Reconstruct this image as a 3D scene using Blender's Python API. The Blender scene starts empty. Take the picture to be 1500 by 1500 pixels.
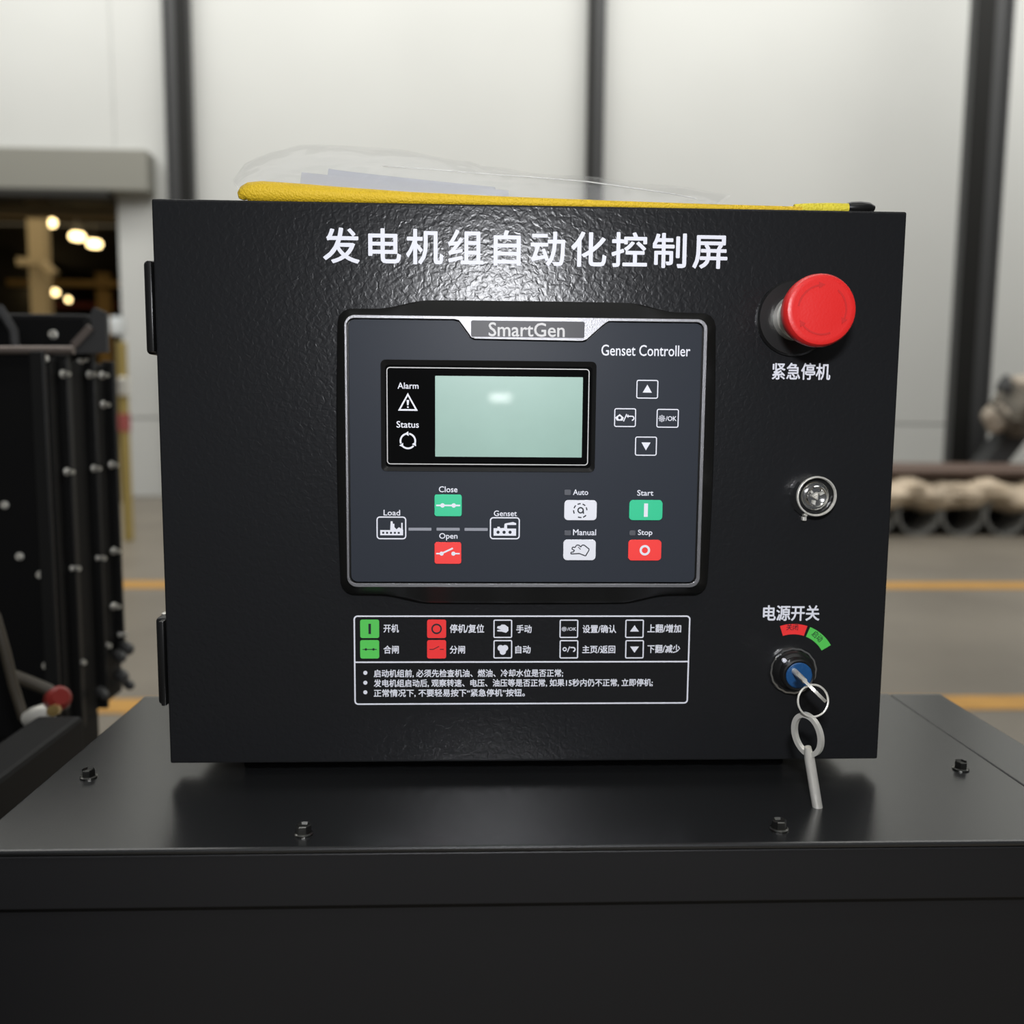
import bpy, bmesh, math, random
from mathutils import Vector, Matrix
random.seed(7)
SC = bpy.context.scene
COL = SC.collection

# ------------------------------------------------------------------ camera
Z0 = 1.155                      # height of the cabinet's lower edge above the floor
FPX = 1312.9
CAM = Vector((-0.0297, -0.4871, 0.1942 + Z0))
YAW, PIT, ROL = 0.0385, 0.1075, 0.0084
fwd = Vector((math.sin(YAW) * math.cos(PIT), math.cos(YAW) * math.cos(PIT), -math.sin(PIT)))
right = Vector((math.cos(YAW), -math.sin(YAW), 0))
up = right.cross(fwd)
rt = right * math.cos(ROL) + up * math.sin(ROL)
ut = -right * math.sin(ROL) + up * math.cos(ROL)
cd = bpy.data.cameras.new('camera')
cam = bpy.data.objects.new('camera', cd)
COL.objects.link(cam)
cam.matrix_world = Matrix(((rt.x, ut.x, -fwd.x, CAM.x), (rt.y, ut.y, -fwd.y, CAM.y), (rt.z, ut.z, -fwd.z, CAM.z), (0, 0, 0, 1)))
cd.sensor_width = 36
cd.lens = FPX / 1500 * 36
cd.clip_start = 0.01
cd.clip_end = 300
cd.dof.use_dof = True
cd.dof.focus_distance = 0.478
cd.dof.aperture_fstop = cd.lens / 5.4      # entrance pupil about 5.4 mm
SC.camera = cam

# ------------------------------------------------------------------ light
SC.view_settings.view_transform = 'Standard'
SC.view_settings.look = 'None'
SC.view_settings.exposure = 0
SC.view_settings.gamma = 1
w = bpy.data.worlds.new('world')
SC.world = w
w.use_nodes = True
w.node_tree.nodes['Background'].inputs[0].default_value = (0.93, 0.96, 1.0, 1)
w.node_tree.nodes['Background'].inputs[1].default_value = 0.09


def area(name, loc, target, sx, sy, power, col=(1, 1, 1)):
    l = bpy.data.lights.new(name, 'AREA')
    l.shape = 'RECTANGLE'
    l.size, l.size_y, l.energy, l.color = sx, sy, power, col
    o = bpy.data.objects.new(name, l)
    COL.objects.link(o)
    o.location = loc
    d = Vector(target) - Vector(loc)
    o.rotation_euler = d.to_track_quat('-Z', 'Y').to_euler()
    return o


FL = CAM + Vector((0.020, 0.0, 0.114))
area('camera_flash', FL, (0.02, 0, Z0 + 0.17), 0.05, 0.03, 2.3, (0.95, 0.96, 1.0))
area('unseen_hall_light', (1, 5.5, 9.5), (1, 9.0, 0), 26, 7, 1250, (1.0, 0.99, 0.95))
area('unseen_hall_light', (1, 10.6, 10.2), (1, 15, 6.4), 32, 1.6, 950, (1.0, 0.99, 0.95))  # unseen wash added to brighten the upper wall that the deck reflects
# added light behind the photographer, placed to mirror as glare in the display glass
LCDP = Vector((-0.018, -0.01, 0.2035 + Z0))
_d = (LCDP - CAM).normalized()
GLARE_POS = LCDP + Vector((_d.x, -_d.y, _d.z)) * 4.5
for _y in (-2.5, -6, -10):
    area('unseen_hall_light', (0.5, _y, 8.5), (0.5, _y, 0), 9, 0.9, 80, (1.0, 0.99, 0.95))  # unseen strips added behind the camera for the chrome to reflect
area('added_glare_light', GLARE_POS, LCDP, 0.11, 0.035, 0.17)
area('far_hall_light', (-14, 32, 8.3), (-14, 34, 0), 14, 26, 1500, (1.0, 0.8, 0.5))


# ------------------------------------------------------------------ pixel -> world
def ray(px, py):
    return fwd + rt * ((px - 750) / FPX) + ut * ((750 - py) / FPX)


def at_y(px, py, Y):
    d = ray(px, py)
    return CAM + d * ((Y - CAM.y) / d.y)


def at_z(px, py, Z):
    d = ray(px, py)
    return CAM + d * ((Z - CAM.z) / d.z)


def at_x(px, py, X):
    d = ray(px, py)
    return CAM + d * ((X - CAM.x) / d.x)


def rect_px(x0, y0, x1, y1, Y):
    """the axis-aligned rectangle on the plane Y that the pixel box covers"""
    a, b, c, d = (at_y(x0, y0, Y), at_y(x1, y0, Y), at_y(x1, y1, Y), at_y(x0, y1, Y))
    return ((a.x + d.x) / 2, (b.x + c.x) / 2, (c.z + d.z) / 2, (a.z + b.z) / 2)


# ------------------------------------------------------------------ materials
MATS = {}


def mat(name, col, rough=0.5, metal=0.0, coat=0.0, emit=None, bump=None, spec=0.5, var=None, alpha=None, trans=None, coat_rough=0.03, ior=1.5, coat_bump=False):
    m = bpy.data.materials.new(name)
    m.use_nodes = True
    nt = m.node_tree
    b = nt.nodes['Principled BSDF']
    b.inputs['Base Color'].default_value = (*col, 1)
    b.inputs['Roughness'].default_value = rough
    b.inputs['Metallic'].default_value = metal
    b.inputs['IOR'].default_value = ior
    b.inputs['Specular IOR Level'].default_value = spec
    b.inputs['Coat Weight'].default_value = coat
    b.inputs['Coat Roughness'].default_value = coat_rough
    if emit:
        b.inputs['Emission Color'].default_value = (*emit[0], 1)
        b.inputs['Emission Strength'].default_value = emit[1]
    if trans:
        b.inputs['Transmission Weight'].default_value = trans
    if alpha is not None:
        b.inputs['Alpha'].default_value = alpha
    if bump or var:
        tc = nt.nodes.new('ShaderNodeTexCoord')
    if bump:
        sc_, dist, detail, dstn = bump
        n = nt.nodes.new('ShaderNodeTexNoise')
        n.inputs['Scale'].default_value = sc_
        n.inputs['Detail'].default_value = detail
        n.inputs['Distortion'].default_value = dstn
        nt.links.new(tc.outputs['Object'], n.inputs['Vector'])
        bp = nt.nodes.new('ShaderNodeBump')
        bp.inputs['Distance'].default_value = dist
        bp.inputs['Strength'].default_value = 1
        nt.links.new(n.outputs['Fac'], bp.inputs['Height'])
        nt.links.new(bp.outputs['Normal'], b.inputs['Normal'])
        if coat_bump:
            nt.links.new(bp.outputs['Normal'], b.inputs['Coat Normal'])
    if var:
        sc_, amt = var
        n = nt.nodes.new('ShaderNodeTexNoise')
        n.inputs['Scale'].default_value = sc_
        n.inputs['Detail'].default_value = 4
        nt.links.new(tc.outputs['Object'], n.inputs['Vector'])
        r = nt.nodes.new('ShaderNodeValToRGB')
        r.color_ramp.elements[0].position = 0.3
        r.color_ramp.elements[1].position = 0.7
        r.color_ramp.elements[0].color = (*[c * (1 - amt) for c in col], 1)
        r.color_ramp.elements[1].color = (*[min(1, c * (1 + amt)) for c in col], 1)
        nt.links.new(n.outputs['Fac'], r.inputs['Fac'])
        nt.links.new(r.outputs['Color'], b.inputs['Base Color'])
    MATS[name] = m
    return m


M_DOOR = mat('black_hammered_powder_coat', (0.0125, 0.013, 0.0142), 0.26, bump=(340, 0.00019, 1.2, 0.7), spec=0.29)
M_BODY = mat('black_powder_coat', (0.011, 0.011, 0.012), 0.4, bump=(430, 0.0004, 1.5, 0.6))
M_BLACK = mat('black_plastic', (0.008, 0.008, 0.008), 0.33)
M_BLACKMATT = mat('black_matt_rubber', (0.003, 0.003, 0.003), 0.8, spec=0.1)
M_HOUSING = mat('black_housing_plastic', (0.010, 0.010, 0.009), 0.3, bump=(2500, 0.00005, 2, 0))
M_FACE = mat('slate_faceplate_film', (0.034, 0.039, 0.049), 0.38, bump=(3000, 0.00003, 2, 0), spec=0.08)
M_TRIM = mat('silver_paint', (0.24, 0.24, 0.25), 0.38, metal=0.8, bump=(2200, 0.00012, 2, 0))
M_PLATE = mat('grey_name_plate', (0.055, 0.055, 0.06), 0.4, spec=0.2)
M_WIN = mat('black_window_gloss', (0.001, 0.001, 0.001), 0.05)
M_LCD = mat('green_grey_display', (0.285, 0.455, 0.38), 0.4, coat=1.0, var=(60, 0.03))
M_WHITE = mat('white_print', (0.80, 0.81, 0.88), 0.55)
M_DIMW = mat('grey_print', (0.28, 0.29, 0.33), 0.55)
M_SILVERP = mat('silver_print', (0.55, 0.54, 0.53), 0.45)
M_KEYW = mat('white_keypad', (0.80, 0.81, 0.86), 0.4)
M_GREEN = mat('green_keypad', (0.035, 0.60, 0.30), 0.4)
M_RED = mat('red_keypad', (0.98, 0.055, 0.05), 0.4)
M_LGREEN = mat('green_print', (0.10, 0.62, 0.10), 0.5)
M_LRED = mat('red_print', (0.95, 0.035, 0.035), 0.5)
M_BLKP = mat('black_print', (0.01, 0.012, 0.02), 0.5)
M_LED = mat('grey_indicator_lens', (0.10, 0.105, 0.12), 0.3)
M_ESTOP = mat('red_mushroom_plastic', (0.72, 0.020, 0.018), 0.38, bump=(900, 0.00008, 2, 0))
M_ARROW = mat('red_embossed_arrow', (0.56, 0.015, 0.014), 0.45)
M_CHROME = mat('chrome', (0.80, 0.80, 0.79), 0.12, metal=1.0)
M_NICKEL = mat('nickel', (0.84, 0.82, 0.75), 0.34, metal=0.5, bump=(700, 0.0001, 2, 0))
M_BLUE = mat('blue_lock_face', (0.010, 0.075, 0.22), 0.35, coat=0.3, bump=(600, 0.0003, 2, 0))
M_DECK = mat('charcoal_satin_deck_paint', (0.012, 0.0125, 0.013), 0.26, bump=(1400, 0.00003, 2, 0), ior=2.05)
M_DECKD = mat('charcoal_skirt_paint', (0.014, 0.014, 0.015), 0.4)
M_BOLT = mat('dark_zinc_bolt', (0.16, 0.16, 0.15), 0.3, metal=1.0)
M_YEL = mat('yellow_woven_binding', (0.80, 0.53, 0.02), 0.6, bump=(900, 0.0008, 2, 0))
M_CORD = mat('yellow_braided_cord', (0.86, 0.72, 0.05), 0.6, bump=(800, 0.001, 2, 0))
M_PAPER = mat('white_paper', (0.52, 0.53, 0.57), 0.5)
M_FILM = mat('clear_vinyl_film', (0.92, 0.93, 0.92), 0.12, alpha=0.13, bump=(30, 0.004, 2, 0.5))
M_EDGE = mat('folded_vinyl_edge', (0.75, 0.75, 0.72), 0.3)
M_WALL = mat('pale_grey_wall_panel', (0.62, 0.625, 0.60), 0.6, var=(0.4, 0.03))
M_FLOOR = mat('worn_beige_concrete', (0.205, 0.18, 0.145), 0.45, var=(0.9, 0.16))
M_LINE = mat('amber_floor_paint', (0.56, 0.29, 0.055), 0.5, var=(4, 0.1))
M_STEEL = mat('dark_grey_steel_paint', (0.058, 0.059, 0.060), 0.5)
M_COLSHADE = mat('painted_recess_shade', (0.012, 0.012, 0.011), 0.6, spec=0.2)
M_HEAD = mat('grey_beige_header_paint', (0.26, 0.255, 0.22), 0.6)
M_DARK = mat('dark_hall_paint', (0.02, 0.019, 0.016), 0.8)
M_TAN = mat('tan_column_paint', (0.30, 0.25, 0.16), 0.7)
M_OCHRE = mat('ochre_beam_paint', (0.42, 0.27, 0.09), 0.7)
M_MAROON = mat('maroon_beam_paint', (0.20, 0.035, 0.02), 0.7)
M_LAMP = mat('warm_lamp_glow', (1, 0.8, 0.5), 0.5, emit=((1.0, 0.74, 0.34), 6))
M_MBLACK = mat('black_machine_enamel', (0.004, 0.004, 0.0042), 0.6, spec=0.25)
M_MRIB = mat('black_flange_enamel', (0.012, 0.012, 0.0115), 0.45, spec=0.35)
M_MGREY = mat('dark_grey_bracket_paint', (0.06, 0.06, 0.06), 0.5)
M_ROD = mat('brushed_rod', (0.30, 0.25, 0.22), 0.35, metal=0.6)
M_HOSE = mat('tan_coated_pipe', (0.06, 0.05, 0.035), 0.5)
M_VRED = mat('red_valve_handle', (0.22, 0.015, 0.010), 0.4)
M_BRASS = mat('brass_stem', (0.6, 0.42, 0.16), 0.3, metal=1)
M_WRAP = mat('tan_crumpled_wrap', (0.64, 0.52, 0.38), 0.55, var=(2.0, 0.42), bump=(3, 0.15, 3, 0.5))
M_PLANK = mat('brown_plank', (0.13, 0.085, 0.065), 0.7)
M_DRUM = mat('grey_pipe_paint', (0.20, 0.20, 0.19), 0.5)
M_DRUMIN = mat('black_pipe_bore', (0.008, 0.008, 0.008), 0.8)
M_CAST = mat('grimy_casting', (0.13, 0.115, 0.09), 0.6, var=(6, 0.5))
M_CASTL = mat('pale_casting', (0.42, 0.36, 0.29), 0.5, var=(6, 0.3))
M_PYEL = mat('yellow_post_paint', (0.40, 0.30, 0.09), 0.6)
M_PRED = mat('faded_red_post_band', (0.42, 0.10, 0.09), 0.6)
M_BOXW = mat('white_enamel', (0.72, 0.75, 0.75), 0.5)


# ------------------------------------------------------------------ builders
def wloc(o):
    v = Vector((0, 0, 0))
    while o is not None:
        v += o.location
        o = o.parent
    return v


def link(name, me, mats, parent=None, smooth=False, origin=None):
    """vertices come in world space; they are stored relative to the parent"""
    me.name = name
    o = bpy.data.objects.new(name, me)
    COL.objects.link(o)
    for m in (mats if isinstance(mats, (list, tuple)) else [mats]):
        me.materials.append(m)
    if parent is not None:
        me.transform(Matrix.Translation(-wloc(parent)))
        o.parent = parent
    elif origin is not None:
        me.transform(Matrix.Translation(-Vector(origin)))
        o.location = origin
    if smooth:
        for p in me.polygons:
            p.use_smooth = True
        try:
            me.set_sharp_from_angle(angle=math.radians(38))
        except Exception:
            pass
    return o


class MB:
    def __init__(self):
        self.bm = bmesh.new()
        self.mi = 0

    def _tag(self, faces):
        for f in faces:
            f.material_index = self.mi

    def box(self, x0, x1, y0, y1, z0, z1, bev=0.0, seg=2):
        n0 = set(self.bm.faces)
        r = bmesh.ops.create_cube(self.bm, size=1)
        vs = r['verts']
        for v in vs:
            v.co = Vector((x0 + (v.co.x + .5) * (x1 - x0), y0 + (v.co.y + .5) * (y1 - y0), z0 + (v.co.z + .5) * (z1 - z0)))
        if bev > 0:
            es = list({e for v in vs for e in v.link_edges})
            bmesh.ops.bevel(self.bm, geom=es, offset=bev, segments=seg, profile=0.5, affect='EDGES')
        self._tag([f for f in self.bm.faces if f not in n0])
        return self

    def bar(self, a, b, w_, h_, bev=0.0, upv=(0, 0, 1)):
        a, b = Vector(a), Vector(b)
        d = (b - a)
        L = d.length
        d.normalize()
        s = d.cross(Vector(upv))
        if s.length < 1e-5:
            s = d.cross(Vector((1, 0, 0)))
        s.normalize()
        u = s.cross(d)
        n0 = set(self.bm.verts)
        f0 = set(self.bm.faces)
        r = bmesh.ops.create_cube(self.bm, size=1)
        if bev > 0:
            es = list({e for v in r['verts'] for e in v.link_edges})
            for v in r['verts']:
                v.co = Vector((v.co.x * L, v.co.y * w_, v.co.z * h_))
            bmesh.ops.bevel(self.bm, geom=es, offset=bev, segments=2, profile=.5, affect='EDGES')
        else:
            for v in r['verts']:
                v.co = Vector((v.co.x * L, v.co.y * w_, v.co.z * h_))
        mid = (a + b) / 2
        for v in self.bm.verts:
            if v not in n0:
                v.co = mid + d * v.co.x + s * v.co.y + u * v.co.z
        self._tag([f for f in self.bm.faces if f not in f0])
        return self

    def lathe(self, c, axis, prof, n=48, cap=True):
        """prof: (radius, distance along axis)"""
        axis = Vector(axis).normalized()
        s = axis.cross(Vector((0, 0, 1)))
        if s.length < 1e-4:
            s = Vector((1, 0, 0))
        s.normalize()
        u = s.cross(axis)
        c = Vector(c)
        f0 = set(self.bm.faces)
        rings = []
        for r, t in prof:
            if r < 1e-7:
                rings.append([self.bm.verts.new(c + axis * t)])
            else:
                rings.append([self.bm.verts.new(c + axis * t + (s * math.cos(2 * math.pi * k / n) + u * math.sin(2 * math.pi * k / n)) * r) for k in range(n)])
        for A, B in zip(rings, rings[1:]):
            for k in range(n):
                k2 = (k + 1) % n
                if len(A) == 1 and len(B) == 1:
                    continue
                if len(A) == 1:
                    self.bm.faces.new((A[0], B[k], B[k2]))
                elif len(B) == 1:
                    self.bm.faces.new((A[k], A[k2], B[0]))
                else:
                    self.bm.faces.new((A[k], A[k2], B[k2], B[k]))
        if cap:
            for R in (rings[0], rings[-1]):
                if len(R) > 2:
                    self.bm.faces.new(R)
        self._tag([f for f in self.bm.faces if f not in f0])
        return self

    def tube(self, pts, r, n=10, closed=False, flat=1.0, cap=True, flat_axis=None):
        pts = [Vector(p) for p in pts]
        rad = r if isinstance(r, (list, tuple)) else [r] * len(pts)
        f0 = set(self.bm.faces)
        rings = []
        N = len(pts)
        prev = None
        for i, p in enumerate(pts):
            a = pts[(i - 1) % N] if (closed or i > 0) else p
            b = pts[(i + 1) % N] if (closed or i < N - 1) else p
            t = (b - a).normalized()
            if flat_axis is not None:
                s = Vector(flat_axis) - t * Vector(flat_axis).dot(t)
            elif prev is None:
                s = t.cross(Vector((0, 0, 1)))
                if s.length < 1e-3:
                    s = t.cross(Vector((1, 0, 0)))
            else:
                s = prev - t * prev.dot(t)
            s.normalize()
            prev = s
            u = t.cross(s)
            rings.append([self.bm.verts.new(p + (s * math.cos(2 * math.pi * k / n) * flat + u * math.sin(2 * math.pi * k / n)) * rad[i]) for k in range(n)])
        m = N if closed else N - 1
        for i in range(m):
            A, B = rings[i], rings[(i + 1) % N]
            for k in range(n):
                self.bm.faces.new((A[k], A[(k + 1) % n], B[(k + 1) % n], B[k]))
        if not closed and cap:
            self.bm.faces.new(rings[0])
            self.bm.faces.new(rings[-1])
        self._tag([f for f in self.bm.faces if f not in f0])
        return self

    def prism(self, poly, y0, y1):
        """poly: list of (x, z), extruded along Y"""
        A = [self.bm.verts.new((x, y0, z)) for x, z in poly]
        B = [self.bm.verts.new((x, y1, z)) for x, z in poly]
        fs = [self.bm.faces.new(A), self.bm.faces.new(B)]
        n = len(poly)
        for k in range(n):
            fs.append(self.bm.faces.new((A[k], A[(k + 1) % n], B[(k + 1) % n], B[k])))
        self._tag(fs)
        return self

    def loft(self, loops, cap=True):
        """loops of equal length (lists of 3D points)"""
        R = [[self.bm.verts.new(p) for p in L] for L in loops]
        n = len(R[0])
        fs = []
        for A, B in zip(R, R[1:]):
            for k in range(n):
                fs.append(self.bm.faces.new((A[k], A[(k + 1) % n], B[(k + 1) % n], B[k])))
        if cap:
            fs.append(self.bm.faces.new(R[0]))
            fs.append(self.bm.faces.new(R[-1]))
        self._tag(fs)
        return self

    def add_mesh(self, me, mtx=None):
        f0 = set(self.bm.faces)
        if mtx is not None:
            me.transform(mtx)
        self.bm.from_mesh(me)
        self._tag([f for f in self.bm.faces if f not in f0])
        bpy.data.meshes.remove(me)
        return self

    def build(self, name, mats, parent=None, smooth=False, origin=None):
        bmesh.ops.recalc_face_normals(self.bm, faces=self.bm.faces)
        me = bpy.data.meshes.new(name)
        self.bm.to_mesh(me)
        self.bm.free()
        return link(name, me, mats, parent, smooth, origin)


def thing(name, loc, label, cat, group=None):
    o = bpy.data.objects.new(name, None)
    COL.objects.link(o)
    o.empty_display_size = 0.05
    o.location = loc
    o['label'] = label
    o['category'] = cat
    if group:
        o['group'] = group
    return o


def part_empty_free(o):
    return o


def struct(o):
    o['kind'] = 'structure'
    return o


def mesh_of(cu):
    o = bpy.data.objects.new('tmp', cu)
    COL.objects.link(o)
    dg = bpy.context.evaluated_depsgraph_get()
    dg.update()
    me = bpy.data.meshes.new_from_object(o.evaluated_get(dg))
    bpy.data.objects.remove(o)
    bpy.data.curves.remove(cu)
    return me


PANEL = Matrix(((1, 0, 0, 0), (0, 0, -1, 0), (0, 1, 0, 0), (0, 0, 0, 1)))   # curve XY -> wall XZ facing -Y


def on_plane(Y, thick):
    # back of the extruded shape touches plane Y
    return Matrix.Translation((0, Y - thick / 2, 0)) @ PANEL


SHN = 0


def shape(polys, Y, thick=0.0002, bevel=0.0):
    """polygons (first outer, nested ones become holes), in (x, z), extruded forward from plane Y"""
    global SHN
    SHN = (SHN + 1) % 9
    Y -= SHN * 5e-6          # overlapping marks never share a face
    cu = bpy.data.curves.new('tmp', 'CURVE')
    cu.dimensions = '2D'
    cu.fill_mode = 'BOTH'
    cu.extrude = max(thick / 2 - bevel, 0)
    cu.bevel_depth = bevel
    cu.bevel_resolution = 1
    for P in polys:
        sp = cu.splines.new('POLY')
        sp.points.add(len(P) - 1)
        for i, (x, z) in enumerate(P):
            sp.points[i].co = (x, z, 0, 1)
        sp.use_cyclic_u = True
    me = mesh_of(cu)
    me.transform(on_plane(Y, thick))
    return me


def text_mesh(s, box, Y, thick=0.0002, offset=0.0, space=1.0, rot=0.0, shear=0.0):
    """text scaled to fill box = (x0, x1, z0, z1) on plane Y"""
    cu = bpy.data.curves.new('tmp', 'FONT')
    cu.body = s
    cu.size = 1
    cu.space_character = space
    cu.extrude = 0.001
    cu.resolution_u = 3
    cu.fill_mode = 'BOTH'
    me = mesh_of(cu)
    xs = [v.co.x for v in me.vertices]
    ys = [v.co.y for v in me.vertices]
    x0, x1, z0, z1 = box
    sx = (x1 - x0) / (max(xs) - min(xs))
    sy = (z1 - z0) / (max(ys) - min(ys))
    cx, cy = (max(xs) + min(xs)) / 2, (max(ys) + min(ys)) / 2
    m = Matrix.Translation(((x0 + x1) / 2, 0, (z0 + z1) / 2)) @ Matrix.Rotation(rot, 4, 'Y') @ Matrix.Translation((0, Y - thick / 2, 0)) @ PANEL @ Matrix.Diagonal((sx, sy, thick / 0.002, 1)) @ Matrix.Translation((-cx, -cy, 0))
    me.transform(m)
    if offset <= 0:
        return me
    # bolder strokes: copies shifted by a fraction of the glyph height, each a hair thinner
    d = offset * min(sx, sy)
    out = bmesh.new()
    for i, (dx, dz) in enumerate(((0, 0), (1, 0), (-1, 0), (0, 1), (0, -1), (.7, .7), (-.7, .7), (.7, -.7), (-.7, -.7))):
        c_ = me.copy()
        c_.transform(Matrix.Translation((dx * d, i * 1.5e-6, dz * d)))
        out.from_mesh(c_)
        bpy.data.meshes.remove(c_)
    out.to_mesh(me)
    out.free()
    return me


def rrect(x0, x1, z0, z1, r, n=6):
    P = []
    for cx, cz, a0 in ((x1 - r, z1 - r, 0), (x0 + r, z1 - r, 90), (x0 + r, z0 + r, 180), (x1 - r, z0 + r, 270)):
        for k in range(n + 1):
            a = math.radians(a0 + 90 * k / n)
            P.append((cx + r * math.cos(a), cz + r * math.sin(a)))
    return P


def circ(cx, cz, r, n=32):
    return [(cx + r * math.cos(2 * math.pi * k / n), cz + r * math.sin(2 * math.pi * k / n)) for k in range(n)]


def outline(x0, x1, z0, z1, r, t):
    return [rrect(x0, x1, z0, z1, r), rrect(x0 + t, x1 - t, z0 + t, z1 - t, max(r - t, 0.0001))]


def stroke(a, b, t):
    (x0, z0), (x1, z1) = a, b
    d = math.hypot(x1 - x0, z1 - z0)
    nx, nz = -(z1 - z0) / d * t / 2, (x1 - x0) / d * t / 2
    return [(x0 + nx, z0 + nz), (x1 + nx, z1 + nz), (x1 - nx, z1 - nz), (x0 - nx, z0 - nz)]


def arc_band(cx, cz, r0, r1, a0, a1, n=14):
    """angles in degrees, counterclockwise from +x"""
    P = [(cx + r1 * math.cos(math.radians(a0 + (a1 - a0) * k / n)), cz + r1 * math.sin(math.radians(a0 + (a1 - a0) * k / n))) for k in range(n + 1)]
    P += [(cx + r0 * math.cos(math.radians(a1 + (a0 - a1) * k / n)), cz + r0 * math.sin(math.radians(a1 + (a0 - a1) * k / n))) for k in range(n + 1)]
    return P


U = 1 / 2700.0      # about one photograph pixel on the cabinet's door, in metres


# ------------------------------------------------------------------ the setting
YW = at_z(205, 727, 0).y        # back wall plane
xo = at_y(171, 290, YW).x       # right jamb of the opening in the wall
zh = at_y(80, 286, YW).z        # underside of the header
XR, XL, ZT = 18.0, -24.0, 10.5
b = MB().box(XL, XR, -4, 78, -0.2, 0)
floor = struct(b.build('floor', M_FLOOR))
zs = at_y(1360, 622, YW).z
b = MB().box(xo, XR, YW + 0.06, YW + 0.3, 0, ZT)
b.box(XL, xo, YW + 0.06, YW + 0.3, zh + 0.05, ZT)
wall_back = struct(b.build('wall_back', M_WALL))
cols_px = [(249, 285, 0.0), (857, 881, 0.0), (1408, 1462, -1.5)]
edges = [xo, at_y(267, 300, YW).x, at_y(869, 260, YW).x, at_y(1435, 400, YW).x, XR]
for i in range(4):
    for z0, z1 in ((0, zs - 0.012), (zs + 0.012, ZT)):
        MB().box(edges[i] + (0.0 if i == 0 else 0.006), edges[i + 1] - 0.006, YW, YW + 0.06, z0, z1, 0.006, 1).build('wall_panel', M_WALL, wall_back)
for k in range(3):
    x0 = XL + (xo - XL) * k / 3
    MB().box(x0 + .006, x0 + (xo - XL) / 3 - .006, YW, YW + 0.06, zh + 0.55, ZT, .006, 1).build('wall_panel', M_WALL, wall_back)
# header over the opening
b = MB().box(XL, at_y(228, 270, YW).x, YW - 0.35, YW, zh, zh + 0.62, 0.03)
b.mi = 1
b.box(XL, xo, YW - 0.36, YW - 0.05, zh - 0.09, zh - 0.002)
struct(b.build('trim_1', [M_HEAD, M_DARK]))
# steel H columns in front of the wall
for px0, px1, dy in cols_px:
    Yc = YW - 0.25 + dy
    xa, xb = at_y(px0, 400, Yc).x, at_y(px1, 400, Yc).x
    b = MB()
    b.box(xa, xa + 0.03, Yc, Yc + 0.2, 0, ZT)
    b.box(xb - 0.03, xb, Yc, Yc + 0.2, 0, ZT)
    b.box(xa, xb, Yc + 0.08, Yc + 0.1, 0, ZT)
    b.mi = 1  # black strip paints in the shade of the column's recess
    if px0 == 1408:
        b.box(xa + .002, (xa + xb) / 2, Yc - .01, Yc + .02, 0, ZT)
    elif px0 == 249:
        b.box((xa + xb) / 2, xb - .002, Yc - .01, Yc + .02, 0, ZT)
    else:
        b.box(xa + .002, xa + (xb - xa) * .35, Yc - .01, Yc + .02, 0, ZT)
    b.mi = 0
    o = struct(b.build('steel_column', [M_STEEL, M_COLSHADE], origin=((xa + xb) / 2, Yc + .1, 0)))
# painted lines on the floor
n = 1
for ya, yb in ((853, 863), (1020, 1040)):
    n += 1
    pa, pb = at_z(1430, ya, 0), at_z(1430, yb, 0)
    o = MB().box(-9, 12, pb.y, pa.y, 0.0, 0.004).build('trim_%d' % n, M_LINE)
    struct(o)
# far hall beyond the opening
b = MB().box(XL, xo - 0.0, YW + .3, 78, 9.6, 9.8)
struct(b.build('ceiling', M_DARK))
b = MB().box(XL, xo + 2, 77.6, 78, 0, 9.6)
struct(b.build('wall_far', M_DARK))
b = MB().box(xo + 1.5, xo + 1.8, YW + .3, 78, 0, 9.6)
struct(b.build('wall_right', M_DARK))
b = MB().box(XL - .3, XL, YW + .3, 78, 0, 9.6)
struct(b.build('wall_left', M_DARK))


def hall_box(px0, py0, px1, py1, Y, m, name, dpt=0.4):
    a, c = at_y(px0, py0, Y), at_y(px1, py1, Y)
    return struct(MB().box(min(a.x, c.x), max(a.x, c.x), Y, Y + dpt, max(c.z, 0), a.z).build(name, m))


hall_box(-60, 299, 190, 318, 24, M_TAN, 'roof_beam')
p0 = at_y(38, 300, 26)
for (a, c, Y, m) in ((38, 62, 26, M_TAN), (-20, 5, 48, M_OCHRE), (140, 156, 48, M_OCHRE)):
    A, B = at_y(a, 305 if Y < 40 else 408, Y), at_y(c, 308, Y)
    struct(MB().box(A.x, B.x, Y, Y + .4, 0, A.z + .3).build('hall_column', m))
hall_box(-80, 408, 200, 420, 47, M_OCHRE, 'crane_beam')
hall_box(-80, 440, 200, 452, 50, M_MAROON, 'crane_beam')
hall_box(-80, 328, 200, 330, 36, M_MGREY, 'roof_beam')
# bracket on the tan column
a = at_y(30, 385, 25.6)
b = MB().bar(at_y(28, 384, 25.6), at_y(62, 384, 25.6), .3, .2).bar(at_y(60, 384, 25.6), at_y(80, 402, 25.6), .3, .18)
struct(b.build('column_bracket', M_TAN))

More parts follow.
